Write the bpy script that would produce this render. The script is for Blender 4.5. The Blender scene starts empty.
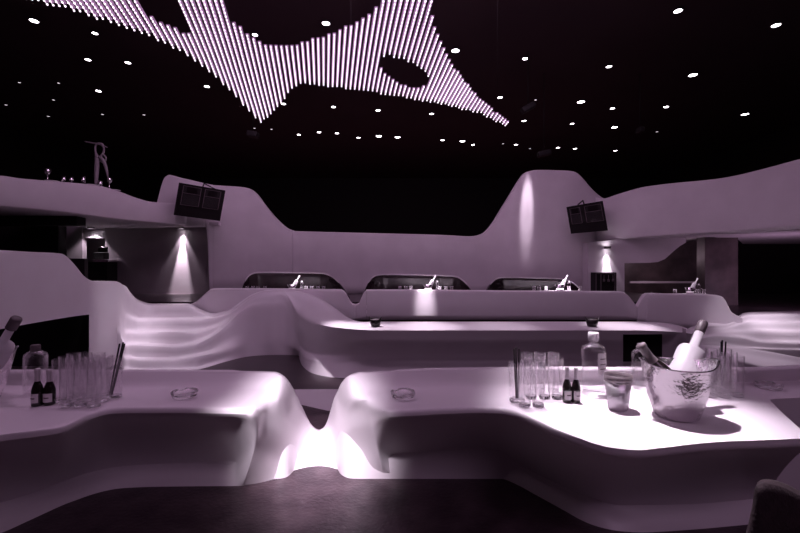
import bpy, bmesh, math, random
from mathutils import Vector, Matrix, Quaternion
random.seed(7)
sc = bpy.context.scene
COL = sc.collection
ZE, F, CX, CY = 0.9, 420.0, 400.0, 266.5      # eye height and the photograph's geometry
K = 1.4
ZM = ZE - 0.9*K                                # floor of the middle level
def P(px, py, Y): return Vector(((px-CX)/F*Y, Y, ZE-(py-CY)/F*Y))
def PZ(px, py, z):
    Y = (ZE-z)*F/(py-CY); return P(px, py, Y)
def lerp(a, b, t): return a+(b-a)*t
def sstep(t):
    t = max(0., min(1., t)); return t*t*(3-2*t)

# ---------------------------------------------------------------- materials
def mat(name, col, rough=.5, metal=0., spec=.5, trans=0., ior=1.45, emit=None, es=0., noise=None, bump=None, coat=0.):
    m = bpy.data.materials.new(name); m.use_nodes = True
    nt = m.node_tree; b = nt.nodes['Principled BSDF']
    b.inputs['Base Color'].default_value = (*col, 1)
    b.inputs['Roughness'].default_value = rough
    b.inputs['Metallic'].default_value = metal
    b.inputs['Specular IOR Level'].default_value = spec
    b.inputs['Transmission Weight'].default_value = trans
    b.inputs['IOR'].default_value = ior
    b.inputs['Coat Weight'].default_value = coat
    if emit:
        b.inputs['Emission Color'].default_value = (*emit, 1); b.inputs['Emission Strength'].default_value = es
    tc = nt.nodes.new('ShaderNodeTexCoord')
    if noise:
        scale, col2, detail = noise
        n = nt.nodes.new('ShaderNodeTexNoise'); n.inputs['Scale'].default_value = scale; n.inputs['Detail'].default_value = detail
        r = nt.nodes.new('ShaderNodeValToRGB')
        r.color_ramp.elements[0].position = .38; r.color_ramp.elements[1].position = .66
        r.color_ramp.elements[0].color = (*col, 1); r.color_ramp.elements[1].color = (*col2, 1)
        nt.links.new(tc.outputs['Object'], n.inputs['Vector']); nt.links.new(n.outputs['Fac'], r.inputs['Fac'])
        nt.links.new(r.outputs['Color'], b.inputs['Base Color'])
    if bump:
        kind, scale, st = bump
        n = nt.nodes.new('ShaderNodeTexVoronoi' if kind == 'v' else 'ShaderNodeTexNoise'); n.inputs['Scale'].default_value = scale
        bp = nt.nodes.new('ShaderNodeBump'); bp.inputs['Strength'].default_value = st; bp.inputs['Distance'].default_value = .01
        nt.links.new(tc.outputs['Object'], n.inputs['Vector'])
        nt.links.new(n.outputs[0], bp.inputs['Height']); nt.links.new(bp.outputs['Normal'], b.inputs['Normal'])
    return m
M = {}
M['white'] = mat('white_solid_surface', (.78, .72, .76), .34, spec=.45, noise=(3., (.80, .75, .79), 2))
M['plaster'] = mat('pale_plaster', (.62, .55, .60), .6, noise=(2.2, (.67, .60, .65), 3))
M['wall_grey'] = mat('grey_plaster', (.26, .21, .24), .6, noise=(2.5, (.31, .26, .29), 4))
M['carpet'] = mat('dark_floor_finish', (.05, .03, .04), .42, noise=(9., (.10, .066, .08), 6), bump=('n', 60, .25))
M['midfloor'] = mat('dark_polished_floor', (.03, .02, .025), .3, noise=(5., (.045, .03, .035), 4))
M['black'] = mat('black_paint', (.006, .003, .004), .7)
M['ceil'] = mat('black_ceiling_paint', (.03, .012, .018), .8, noise=(1., (.034, .014, .02), 2))
M['leather'] = mat('dark_leather', (.02, .012, .015), .22, spec=.6, noise=(12., (.03, .018, .022), 3), bump=('n', 40, .15))
M['fabric'] = mat('dark_upholstery', (.022, .012, .016), .8, noise=(40., (.035, .02, .025), 4), bump=('n', 120, .3))
M['wood'] = mat('dark_brown_panel', (.05, .035, .038), .5, noise=(2.5, (.11, .08, .085), 8))
M['speaker'] = mat('black_speaker_finish', (.007, .004, .005), .5)
M['grille'] = mat('dark_grille', (.018, .013, .015), .6, bump=('v', 90, .4))
M['frame'] = mat('grey_metal_frame', (.12, .095, .105), .45)
M['steel'] = mat('polished_steel', (.86, .82, .85), .16, metal=1.)
M['hammer'] = mat('hammered_steel', (.88, .84, .87), .2, metal=1., bump=('n', 75, .3))
def thin_glass(name, tint, frost=0.):
    m = bpy.data.materials.new(name); m.use_nodes = True; nt = m.node_tree; nt.nodes.clear()
    out = nt.nodes.new('ShaderNodeOutputMaterial'); tr = nt.nodes.new('ShaderNodeBsdfTransparent'); tr.inputs[0].default_value = (*tint, 1)
    gl = nt.nodes.new('ShaderNodeBsdfGlossy'); gl.inputs['Roughness'].default_value = .05; gl.inputs[0].default_value = (1, 1, 1, 1)
    lw = nt.nodes.new('ShaderNodeLayerWeight'); lw.inputs['Blend'].default_value = .22
    mul = nt.nodes.new('ShaderNodeMath'); mul.operation = 'MULTIPLY_ADD'; mul.inputs[1].default_value = .7; mul.inputs[2].default_value = .02
    mx = nt.nodes.new('ShaderNodeMixShader')
    nt.links.new(lw.outputs['Facing'], mul.inputs[0]); nt.links.new(mul.outputs[0], mx.inputs[0])
    nt.links.new(tr.outputs[0], mx.inputs[1]); nt.links.new(gl.outputs[0], mx.inputs[2]); nt.links.new(mx.outputs[0], out.inputs[0])
    return m
M['solidglass'] = mat('thick_glass', (1, 1, 1), .02, trans=1., ior=1.45)
M['brushed'] = mat('brushed_steel', (.88, .85, .88), .42, metal=1.)
M['glass'] = thin_glass('clear_glass', (.985, .98, .985))
M['frost'] = mat('frosted_glass', (.92, .88, .92), .38, trans=.55, ior=1.35)
M['darkglass'] = mat('dark_bottle_glass', (.012, .008, .008), .06, spec=.8)
M['foil'] = mat('pale_foil', (.6, .55, .58), .4, metal=.3)
M['paper'] = mat('pale_paper_label', (.72, .68, .7), .6)
M['ink'] = mat('dark_ink', (.1, .06, .08), .6)
M['cap'] = mat('white_cap', (.85, .82, .85), .35)
M['blackplastic'] = mat('black_plastic', (.01, .006, .008), .3)
M['ice'] = mat('ice', (.95, .93, .97), .1, trans=.8, ior=1.31)
M['led'] = mat('led_light', (.8, .7, .8), .4, emit=(1., .84, 1.), es=2.3)
M['glowtint'] = mat('glow_tint_backing', (.5, .3, .5), .6)  # purple base colour stands for the glow between LED strands
M['lamp'] = mat('lamp_glow', (.9, .85, .9), .4, emit=(1., .93, 1.), es=14.)
M['lampdim'] = mat('dim_lamp_glow', (.9, .85, .9), .4, emit=(1., .88, 1.), es=1.2)
for k in ('led',):
    try: M[k].cycles.emission_sampling = 'NONE'
    except Exception: pass

# ---------------------------------------------------------------- object helpers
def obj(name, bm, m, parent=None, smooth=True, loc=None):
    bmesh.ops.recalc_face_normals(bm, faces=bm.faces)
    me = bpy.data.meshes.new(name); bm.to_mesh(me); bm.free()
    if smooth: me.shade_smooth()
    me.materials.append(m if not isinstance(m, str) else M[m])
    o = bpy.data.objects.new(name, me); COL.objects.link(o)
    if parent: o.parent = parent
    if loc: o.location = loc
    return o
def tag(o, label, cat, group=None, kind=None):
    o['label'] = label; o['category'] = cat
    if group: o['group'] = group
    if kind: o['kind'] = kind
    return o
def struct(name, bm, m, smooth=False, label=None):
    o = obj(name, bm, m, smooth=smooth); o['kind'] = 'structure'
    if label: o['label'] = label
    return o
def thing(name, label, cat, loc=(0, 0, 0), rot=None, group=None):
    o = bpy.data.objects.new(name, None); COL.objects.link(o); o.location = loc; o.empty_display_size = .1
    if rot is not None:
        o.rotation_mode = 'QUATERNION'; o.rotation_quaternion = rot
    return tag(o, label, cat, group)
def dup(root, loc, label=None, rot=None, group=None):
    r = root.copy(); COL.objects.link(r); r.location = loc
    if rot is not None:
        r.rotation_mode = 'QUATERNION'; r.rotation_quaternion = rot
    if label: r['label'] = label
    if group: r['group'] = group
    for ch in list(root.children):
        c = ch.copy(); COL.objects.link(c); c.parent = r
        for g in ch.children:
            d = g.copy(); COL.objects.link(d); d.parent = c
    return r
def sharp(o, ang=35):
    bm = bmesh.new(); bm.from_mesh(o.data)
    for e in bm.edges:
        if len(e.link_faces) == 2 and e.calc_face_angle(0) > math.radians(ang): e.smooth = False
    bm.to_mesh(o.data); bm.free()
    return o
def box(bm, x0, x1, y0, y1, z0, z1, mtx=None):
    vs = [bm.verts.new(Vector(p)) for p in ((x0,y0,z0),(x1,y0,z0),(x1,y1,z0),(x0,y1,z0),(x0,y0,z1),(x1,y0,z1),(x1,y1,z1),(x0,y1,z1))]
    if mtx:
        for v in vs: v.co = mtx @ v.co
    for f in ((0,3,2,1),(4,5,6,7),(0,1,5,4),(1,2,6,5),(2,3,7,6),(3,0,4,7)): bm.faces.new([vs[i] for i in f])
    return vs
def bbox(*a, bevel=.0, seg=3, mtx=None):
    bm = bmesh.new(); box(bm, *a)
    if bevel: bmesh.ops.bevel(bm, geom=list(bm.edges), offset=bevel, segments=seg, profile=.5, affect='EDGES')
    if mtx: bmesh.ops.transform(bm, matrix=mtx, verts=bm.verts)
    return bm
def lathe(prof, seg=28, bm=None, off=(0, 0), sq=0., mod=None):
    bm = bm or bmesh.new(); rings = []
    for i, (r, z) in enumerate(prof):
        if r < 1e-6: rings.append([bm.verts.new((off[0], off[1], z))]); continue
        ring = []
        for k in range(seg):
            a = 2*math.pi*k/seg
            rr = r
            if sq:
                c, s = abs(math.cos(a)), abs(math.sin(a)); rr = r*lerp(1, 1/max(c, s), sq)*.96
            zz = z
            if mod: rr, zz = mod(rr, zz, a, i)
            ring.append(bm.verts.new((off[0]+rr*math.cos(a), off[1]+rr*math.sin(a), zz)))
        rings.append(ring)
    for a, b in zip(rings, rings[1:]):
        if len(a) == 1 and len(b) == 1: continue
        for k in range(seg):
            k2 = (k+1) % seg
            if len(a) == 1: bm.faces.new((a[0], b[k2], b[k]))
            elif len(b) == 1: bm.faces.new((a[k], a[k2], b[0]))
            else: bm.faces.new((a[k], a[k2], b[k2], b[k]))
    return bm
def tube(bm, pts, r, seg=8):
    pts = [Vector(p) for p in pts]; rings = []
    rs = r if isinstance(r, (list, tuple)) else [r]*len(pts)
    up = Vector((.13, .31, 1)).normalized()
    for i, p in enumerate(pts):
        d = (pts[min(i+1, len(pts)-1)]-pts[max(i-1, 0)]).normalized()
        s = d.cross(up)
        if s.length < .01: s = d.cross(Vector((1, 0, 0)))
        s.normalize(); t = d.cross(s)
        rings.append([bm.verts.new(p+(s*math.cos(2*math.pi*k/seg)+t*math.sin(2*math.pi*k/seg))*rs[i]) for k in range(seg)])
    for a, b in zip(rings, rings[1:]):
        for k in range(seg): bm.faces.new((a[k], a[(k+1) % seg], b[(k+1) % seg], b[k]))
    bm.faces.new(rings[0][::-1]); bm.faces.new(rings[-1])
    return bm
def slopes(xs, ys):
    n = len(xs); h = [xs[i+1]-xs[i] for i in range(n-1)]
    d = [(ys[i+1]-ys[i])/h[i] for i in range(n-1)]
    m = [0.]*n
    if n == 2: return [d[0], d[0]]
    for i in range(1, n-1):
        if d[i-1]*d[i] > 0:
            w1 = 2*h[i]+h[i-1]; w2 = h[i]+2*h[i-1]
            m[i] = (w1+w2)/(w1/d[i-1]+w2/d[i])
    m[0], m[-1] = d[0], d[-1]
    return m
def interp(pts, x):
    xs = [p[0] for p in pts]; ys = [p[1] for p in pts]
    if x <= xs[0]: return ys[0]
    if x >= xs[-1]: return ys[-1]
    m = slopes(xs, ys)
    for i in range(len(xs)-1):
        if x <= xs[i+1]:
            h = xs[i+1]-xs[i]; t = (x-xs[i])/h
            return (2*t**3-3*t*t+1)*ys[i]+(t**3-2*t*t+t)*h*m[i]+(-2*t**3+3*t*t)*ys[i+1]+(t**3-t*t)*h*m[i+1]
def resample(line, n, cat=False):
    """line: list of Vectors -> n subdivisions per segment, shape keeping cubic"""
    L = len(line); xs = list(range(L)); out = []
    cs = []
    for c in range(3):
        ys = [p[c] for p in line]
        if cat:
            m = [0.]*L
            for i in range(L):
                a, b = max(i-1, 0), min(i+1, L-1); m[i] = (ys[b]-ys[a])/(b-a)
        else: m = slopes(xs, ys)
        cs.append((ys, m))
    for i in range(L-1):
        for k in range(n):
            t = k/n; v = []
            for ys, m in cs:
                v.append((2*t**3-3*t*t+1)*ys[i]+(t**3-2*t*t+t)*m[i]+(-2*t**3+3*t*t)*ys[i+1]+(t**3-t*t)*m[i+1])
            out.append(Vector(v))
    out.append(line[-1].copy())
    return out
def loft(cols, nu=4, nv=4, cat=True):
    """closed solid: each column is a section whose last point joins its first"""
    cols = [resample(c, nv, False) for c in cols]
    rows = [resample([c[j] for c in cols], nu, cat) for j in range(len(cols[0]))]
    bm = bmesh.new(); V = [[bm.verts.new(p) for p in r] for r in rows]
    nr, nc = len(V), len(V[0])
    for j in range(nr):
        j2 = (j+1) % nr
        for i in range(nc-1):
            bm.faces.new((V[j][i], V[j][i+1], V[j2][i+1], V[j2][i]))
    bm.faces.new([V[j][0] for j in range(nr)]); bm.faces.new([V[j][-1] for j in range(nr)][::-1])
    return bm
def prism(poly, z0, z1, mtx=None):
    bm = bmesh.new()
    a = [bm.verts.new((x, y, z0)) for x, y in poly]; b = [bm.verts.new((x, y, z1)) for x, y in poly]
    bm.faces.new(a[::-1]); bm.faces.new(b); n = len(poly)
    for i in range(n): bm.faces.new((a[i], a[(i+1) % n], b[(i+1) % n], b[i]))
    bmesh.ops.recalc_face_normals(bm, faces=bm.faces)
    if mtx: bmesh.ops.transform(bm, matrix=mtx, verts=bm.verts)
    return bm
def cut(o, bm):
    """carve bm out of o for good (no helper is left in the scene)"""
    bmesh.ops.recalc_face_normals(bm, faces=bm.faces)
    n0 = len(o.data.polygons)
    me = bpy.data.meshes.new('cutter'); bm.to_mesh(me); bm.free()
    c = bpy.data.objects.new('cutter', me); COL.objects.link(c)
    md = o.modifiers.new('cut', 'BOOLEAN'); md.object = c; md.operation = 'DIFFERENCE'; md.solver = 'EXACT'
    dg = bpy.context.evaluated_depsgraph_get(); dg.update()
    new = bpy.data.meshes.new_from_object(o.evaluated_get(dg), preserve_all_data_layers=True, depsgraph=dg)
    o.modifiers.clear(); print('CUT', o.name, n0, len(new.polygons))
    if len(new.polygons): o.data = new
    bpy.data.objects.remove(c); sharp(o, 40)

# ---------------------------------------------------------------- floors, ceiling, far walls
XN = 8.6
bm = prism([(-6, -1.2), (6, -1.2), (6, 2.45), (.05, 2.5), (-.45, 2.62), (-.72, 2.78), (-6, 2.9)], -.36, 0)
struct('floor', bm, 'carpet', label='dark textured floor in front of the white table')
struct('floor', bbox(-11, 11, 2.2, 6.6, ZM-.1, ZM), 'midfloor', label='dark polished floor of the middle level')
zs = .347
struct('floor', bbox(-11, 4.95, 6.56, 22, ZM-.1, zs), 'midfloor', label='dark floor of the upper level')
struct('floor', bbox(4.951, 13, 6.56, 22, ZM-.1, .16), 'midfloor', label='dark floor at the head of the right steps')
ZC = 5.5
struct('ceiling', bbox(-13, 13, -1.5, 22, ZC, ZC+.1), 'ceil', label='black ceiling')
struct('wall_back', bbox(-13, 13, 21.9, 22, ZM, ZC), 'black', label='black far wall')
struct('wall_left', bbox(-13.1, -13, 5, 22, ZM, ZC), 'black')
struct('wall_right', bbox(13, 13.1, 5, 22, ZM, ZC), 'black')

# ---------------------------------------------------------------- front table
O_ = [(-90,566),(0,533.5),(6,532),(39,515.5),(75,500.5),(105,491),(129,487.6),(180,486.4),(240,486),(400,476.5),(490,476),(505,479.5),(535,494.5),(565,511),(590,524),(615,530.5),(640,532.5),(680,530.5),(747,524.6),(800,519),(880,512)]
I_ = [(-90,553),(0,520),(36,506.5),(75,490),(105,481),(135,478.6),(240,476.5),(400,474),(490,471),(505,471.5),(520,473.5),(550,487),(580,503.5),(610,518.5),(640,523.6),(695,522.5),(747,518.5),(800,513),(880,505)]
B_ = [(-90,533),(0,503),(36,492),(75,477),(105,469),(135,465),(240,462),(400,461.5),(475,458.5),(499,459.4),(535,473),(565,487),(590,497),(620,505),(680,504.5),(752,499),(800,494),(880,486)]
E_ = [(-90,462),(0,440),(60,431.5),(90,418),(114,412),(180,411.4),(240,412.6),(360,416.5),(400,415),(475,411.4),(505,412.6),(526,419.5),(550,431.5),(580,443.5),(610,452.5),(640,455),(680,450.4),(725,446.5),(770,445),(800,443.5),(880,440)]
L_ = [(-90,371),(0,371),(240,371.5),(277,372),(358,372),(440,369.5),(560,368),(740,368.5),(800,366),(880,364)]
FT_ = [(-90,387),(0,387),(120,389.5),(260,391.5),(390,391.5),(505,389),(560,384),(640,382),(740,384),(800,382),(880,380)]
def table_col(px):
    o = PZ(px, interp(O_, px), 0.); Yo = o.y
    yl = interp(L_, px); lip = P(px, yl, 1.70)
    foot = PZ(px, interp(FT_, px), .42)
    e = interp(E_, px); edge = PZ(px, e-5, .42)
    nose = PZ(px, e+1.5, .402)
    und = nose + Vector((0, .10, -.075)); und.x = (px-CX)/F*und.y
    b = P(px, interp(B_, px), Yo+.06)
    i = P(px, interp(I_, px), Yo+.02)
    mid = lerp(foot, edge, .5)
    bk = lip+Vector((0, .05, -.006)); bk.x = (px-CX)/F*bk.y
    bk2 = bk+Vector((0, .02, -.04)); fl = Vector((bk.x, bk.y+.03, 0.))
    lipf = lip+Vector((0, -.012, -.008)); foot2 = lerp(foot, lip, .12)+Vector((0, -.004, -.0))
    return [fl, bk2, bk, lip, lipf, foot2, mid, edge, nose, und, b, i, o]
notch = [(277,373,245,485),(283.6,376.5,256,483.5),(288.7,382,265,481.5),(293.8,390.4,274,478.8),(298.9,400.5,284,474.5),(304,412,294,470.5),(309,422.5,303,468),(314,429,311,466.6),(319,431.5,320,466),(323.8,429,329,467),(327,423.3,336,468.8),(329.8,414,342,470.3),(334.3,399,349,472),(337.7,392,355,473),(341,384.5,361,474),(347.8,377,370,475.2),(358,373,381,476)]
cols = [table_col(px) for px in (-90,-45,0,30,60,75,90,105,120,145,180,215,232)]
pre = [(242,371.7,235,486,.06),(251,371.8,238,486,.22),(260,372,240.5,485.8,.45),(269,372.3,243,485.5,.75)]
post = [(366,372.6,384,476.1,.8),(374,372.2,388,476.2,.5),(382,372,393,476.3,.25),(390,371.8,397,476.4,.08)]
fr = [0, 0, 0, 0, .05, .14, .24, .36, .48, .60, .76, .90, 1.]
for a, b_, c, d, wf in pre+[n_+(1.,) for n_ in notch]+post:
    ws = sstep((b_-372.5)/16)
    Yl = lerp(1.70, 2.0, sstep((b_-371)/60.5))
    lip = P(a, b_, Yl); o = PZ(c, d, 0.)
    new = []
    nose = table_col(lerp(a, c, .25))[8]
    for j in range(13):
        if j < 3:
            q = lip+Vector((0, (.08, .07, .05)[j], (-lip.z, -.05, -.01)[j])); q.x = (a-CX)/F*q.y
        elif j == 3: q = lip.copy()
        elif j == 12: q = o.copy()
        else:
            t = fr[j]; pyy = lerp(b_, d, t); pxx = lerp(a, c, sstep(t))
            q = P(pxx, pyy, lerp(lip.y, o.y, t**1.2)-.02*math.sin(math.pi*t)+.03*sstep((t-.4)/.38)*(1-sstep((t-.80)/.20)))
            bs = table_col(lerp(a, c, fr[j]*.8))[j]
            if j > 8:
                tt = (j-8)/4.
                full = nose.lerp(o, tt); full.y -= .05*math.sin(math.pi*tt); full = P(lerp(nose.x/nose.y*F+CX, c, tt), lerp(CY-(nose.z-ZE)/nose.y*F, d, tt**.9), full.y)
                bs = bs.lerp(full, wf)
            if j >= 6:
                wl = sstep((a-256)/50.) if a < 319 else sstep((388-a)/54.)
                q = bs.lerp(q, wl if j > 6 else (wl+ws)/2)
            else: q = bs.lerp(q, ws)
        new.append(q)
    cols.append(new)
cols += [table_col(px) for px in (402,418,440,475,490,505,520,535,550,565,580,595,615,640,665,695,725,752,775,800,840,880)]
tb = obj('wave_table', loft(cols, 4, 4), 'white')
apex = PZ(771, 401, .42)
wedge = [(1.322,1.497),(1.332,1.512),(1.36,1.522),(1.5,1.54),(2.6,1.60),(2.6,.4),(.9,.4),(1.02,.93),(1.12,1.12),(1.185,1.245),(1.25,1.37)]
cut(tb, prism(wedge, -.2, .8))
tag(tb, 'long white wave-shaped table in the foreground, notched in the middle and lit on its right', 'table')

# low pale step behind the notch
bm = loft([[P(250,430,3.9)*0+Vector((x, y1, ZM)), Vector((x, y1, -.2)), Vector((x, y1-.03, -.18)), Vector((x, 2.98, -.18)), Vector((x, 2.92, -.2)), Vector((x, 2.92, ZM))] for x, y1 in ((-1.5,3.66),(-1.2,3.7),(-.8,3.72),(-.3,3.72),(.1,3.7),(.4,3.66))], 3, 3)
tag(obj('low_step', bm, 'white'), 'low pale step seen through the notch of the foreground table', 'step')

# ---------------------------------------------------------------- middle level: side wall, steps, mound and shelf in one sweep
def PK(px, py, Y0): return P(px, py, Y0*K)
S_ = [(105,0),(120,.35),(137,1),(192,1),(212,.8),(230,.35),(251,.1),(262,0)]
T_ = [(124,286),(130,293),(137,300.6),(149,305),(175,305.3),(190,305.6),(197,309),(205,314.5),(212,315.5),(220,314),(230,311),(245,300),(257,293),(270,290.6),(285,290.4)]
t_ = [[(105,305),(120,314),(137,320),(175,320),(203,319.5),(220,316.5),(230,313.5),(245,302.5),(257,295),(270,292.5),(285,292.5)],
      [(105,325),(120,331.5),(137,332.8),(166,332),(194,332.5),(212,328.5),(230,318),(245,306),(257,298),(270,296),(285,296)],
      [(105,343),(120,345),(137,345.5),(175,347),(194,344.3),(212,336.5),(220,330.7),(230.6,321.5),(241,312),(251,306),(262,305),(285,307)],
      [(105,356),(120,358),(147,360.5),(171,360.5),(194,357),(230,350),(251,345),(285,343)],
      [(105,369.2),(124,370.5),(150,372),(175,373),(194,370.5),(230,360.5),(250,356.3),(272,355),(285,355)]]
Yt = [[(105,3.68),(124,4.0),(149,4.28),(190,4.3),(230,4.36),(257,4.42),(285,4.45)],
      [(105,3.68),(124,3.95),(149,4.15),(190,4.15),(230,4.32),(257,4.39),(285,4.41)],
      [(105,3.68),(124,3.88),(149,4.0),(190,4.0),(230,4.28),(257,4.36),(285,4.38)],
      [(105,3.68),(124,3.78),(149,3.85),(190,3.86),(230,4.2),(257,4.32),(285,4.34)],
      [(105,3.68),(124,3.72),(149,3.72),(190,3.74),(230,4.06),(257,4.26),(285,4.28)]]
def finish(pts, s, back=.22, drop=.0):
    """pts: six image points with depth; s: how step-like the section is"""
    W = [PK(*p) for p in pts]
    W[5] = P(pts[5][0], pts[5][1], .9*F/(pts[5][1]-CY)*K)
    out = []
    b = W[0]+Vector((0, back*K, 0)); b.x = (pts[0][0]-CX)/F*b.y
    if pts[0][0] < 124: b = W[0]+Vector((-.25, .12, 0))
    b2 = Vector((b.x, b.y, ZM)); b.z -= drop
    out += [b2, b, W[0]]
    for i in range(5):
        a, c = W[i], W[i+1]
        lin = a.lerp(c, .5)
        f = Vector((lerp(a.x, c.x, .3), lerp(a.y, c.y, .34), c.z+.10*(a.z-c.z)))
        out += [lin.lerp(f, s), c]
    return out
cols = []
fr = [0, .22, .42, .62, .82, 1]
for px, Y0, ty in ((-90,2.18,246.5),(-40,2.4,248.3),(0,2.67,250),(30,2.93,251.8),(58,3.2,253.2),(66,3.28,256),(75,3.37,265),(84,3.45,276),(93,3.53,281),(105,3.68,281.2),(117,3.85,281.5)):
    by = CY+378/Y0
    cols.append(finish([(px, lerp(ty, by, f), Y0) for f in fr], 0))
for px in (124,130,137,149,162,175,190,200,212,220,230,241,251,262,272,285):
    pts = [(px, interp(T_, px), interp(Yt[0], px))]
    for i in range(5):
        pts.append((px, interp(t_[i], px), interp(Yt[min(i+1, 4)], px)))
    cols.append(finish(pts, interp(S_, px)))
ex = [
 [(298,291.6,4.45),(297,313,4.2),(297,324,4.2),(297,338,4.2),(297,349,4.18),(298,355.5,0)],
 [(312,296,4.4),(303,317.5,4.05),(301,330,4.06),(301,345,4.06),(300.5,353,4.0),(299.5,359,0)],
 [(324,302,4.3),(312,322,3.85),(308,336,3.88),(306,350,3.88),(305,359,3.8),(302.5,366,0)],
 [(336,310.5,4.2),(326,326,3.6),(321,340,3.66),(319,354,3.68),(318,362,3.6),(312,373,0)],
 [(348,317.5,4.05),(345,328.5,3.4),(341,341,3.48),(340,355,3.55),(339,363,3.52),(330,377,0)],
 [(360,321.4,3.88),(358,329.6,3.33),(356,342,3.38),(355,355,3.5),(354,361,3.5),(350,378,0)],
]
for px in (378,420,470,530,580,612,640):
    ex.append([(px,321.6,3.8),(px,330.4,3.31),(px,341,3.34),(px,355,3.47),(px,361,3.5),(px,377.5,0)])
ex += [[(664,322.8,3.8),(664,331.2,3.33),(664,342,3.36),(664,355,3.47),(664,361,3.5),(664,377.5,0)],
       [(680,326,3.75),(680,332.2,3.4),(680,342,3.42),(680,355,3.5),(680,361,3.52),(680,376,0)],
       [(693,331,3.7),(693,334,3.52),(693,344,3.5),(693,355,3.55),(693,362,3.58),(693,375,0)]]
for e in ex:
    shelf = e[0][0] > 340
    cols.append(finish(e, 0, back=.02 if shelf else .2, drop=.01 if shelf else 0))
ms = obj('wave_bar', loft(cols, 4, 4, True), 'white')
# opening in the side wall (dark recess) and in the shelf front
pL = P(92, 314, 3.55*K)
zt = ZE-47.5*3.53*K/420
ye = 3.57*K
cut(ms, prism([(-3.2, 1.8), (-3.2, ye*3.2/3.70), (-3.70, ye), (-5.6, ye*5.6/3.70), (-5.6, 1.8)], ZM-.2, zt))
xr0, xr1 = (623-CX)/F, (686-CX)/F
x0, x1 = (623-CX)/F*3.36*K, (686-CX)/F*3.36*K
bm = prism([(xr0*3.1*K, 3.1*K), (xr0*3.66*K, 3.66*K), (xr1*3.66*K, 3.66*K), (xr1*3.1*K, 3.1*K)], ZM+.09, ZE-(334-CY)/F*3.34*K)
cut(ms, bm)
tag(ms, 'white flowing bar sweeping from left steps over a rounded mound into a long low shelf', 'bar')
# dark lining of the two recesses
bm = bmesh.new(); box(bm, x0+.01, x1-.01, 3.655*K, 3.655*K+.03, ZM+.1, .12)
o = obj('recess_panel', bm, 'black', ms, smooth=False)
bm = bmesh.new(); box(bm, -6.4, -6.3, 1.5, 6.2, ZM, 1.2)
struct('wall_left', bm, 'black')
bm = bmesh.new(); box(bm, -6.3, -3.98, 5.3, 5.36, ZM, 1.0)
struct('wall_left', bm, 'black')

# ---------------------------------------------------------------- right steps and the wave in front of them
RT = [(690,333),(700,328),(712,326),(726,325),(738,319),(745,315.5),(800,314),(860,313)]
Rr = [[(690,335),(700,330.5),(726,329),(745,323),(800,322.5),(860,322)],
      [(690,338),(726,332.5),(745,331.5),(800,332),(860,332)],
      [(690,342),(715,336),(743,338),(765,342.5),(800,343.5),(860,344)],
      [(690,347),(701,346),(753,348.5),(800,350),(860,351)]]
RY = [[(690,3.95),(726,4.3),(745,4.45),(860,4.45)],[(690,3.93),(726,4.2),(745,4.3),(860,4.3)],[(690,3.9),(745,4.14),(860,4.14)],[(690,3.88),(745,4.0),(860,4.0)],[(690,3.87),(745,3.96),(860,3.96)]]
cols = []
for px in (688,696,705,715,726,735,745,760,780,800,830,870):
    pts = [(px, interp(RT, px), interp(RY[0], px))]+[(px, interp(Rr[i], px), interp(RY[i+1], px)) for i in range(4)]
    W = [PK(*p) for p in pts]
    bs = Vector((W[-1].x, W[-1].y+.02, ZM))
    s = sstep((px-705)/45)
    bk = W[0]+Vector((.0, .4, 0)); bk.x = (px-CX)/F*bk.y
    out = [Vector((bk.x, bk.y, ZM)), bk, W[0]]
    for i in range(4):
        a, c = W[i], W[i+1]; lin = a.lerp(c, .5)
        f = Vector((lerp(a.x, c.x, .3), lerp(a.y, c.y, .34), c.z+.10*(a.z-c.z)))
        out += [lin.lerp(f, s), c]
    out.append(bs); cols.append(out)
tag(obj('wave_steps', loft(cols, 4, 4), 'white'), 'white rounded steps glowing at the far right below the black opening', 'steps')
WT = [(684,344),(701,345.3),(730,347),(753,349.5),(800,358),(870,370)]
WH = [(684,349),(701,351.5),(740,357),(765,362.5),(800,366.5),(870,380)]
cols = []
for px in (684,701,720,740,760,780,800,835,870):
    t = PK(px, interp(WT, px), 3.78); h = PK(px, interp(WH, px), 3.62); h2 = PK(px, interp(WH, px)+5, 3.56)
    bk = t+Vector((0, .1, -.02)); bk.x = (px-CX)/F*bk.y
    cols.append([Vector((bk.x, bk.y, ZM)), bk, t, t.lerp(h, .5)+Vector((0, .04, -.01)), h, h2, Vector((h2.x, h2.y+.02, ZM))])
tag(obj('wave_kerb', loft(cols, 4, 4), 'white'), 'low white kerb sweeping in front of the far right steps', 'kerb')

# ---------------------------------------------------------------- upper panels
def panel(name, tops, Yf, yb, label, thick=.12, boty=None):
    cols = []
    for px, py in tops:
        Y = interp(Yf, px)
        t = P(px, py, Y); bt = P(px, yb if boty is None else interp(boty, px), Y)
        a = t+Vector((0, thick, 0)); a.x = (px-CX)/F*a.y
        bb = Vector((bt.x*(Y+thick)/Y, Y+thick, bt.z))
        cols.append([bb, a, t+Vector((0, thick*.5, .01)), t, t.lerp(bt, .03)-Vector((0,.012,0)), t.lerp(bt, .5)-Vector((0,.012,0)), bt])
    return tag(obj(name, loft(cols, 4, 3), 'white'), label, 'partition')
UY = [(180,6.42),(300,6.42),(360,6.42),(620,6.44),(660,6.3),(745,6.1)]
panel('curved_panel', [(186,306),(192,304),(197,301.5),(204,295),(210,290.3),(215,289),(240,289),(285,289.2),(320,289.8),(338,290),(342,290.6),(345,293),(349,300),(352,304),(355.5,305)],
      UY, 319.8, 'white partition behind the rounded mound, left of the small notch')
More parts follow.
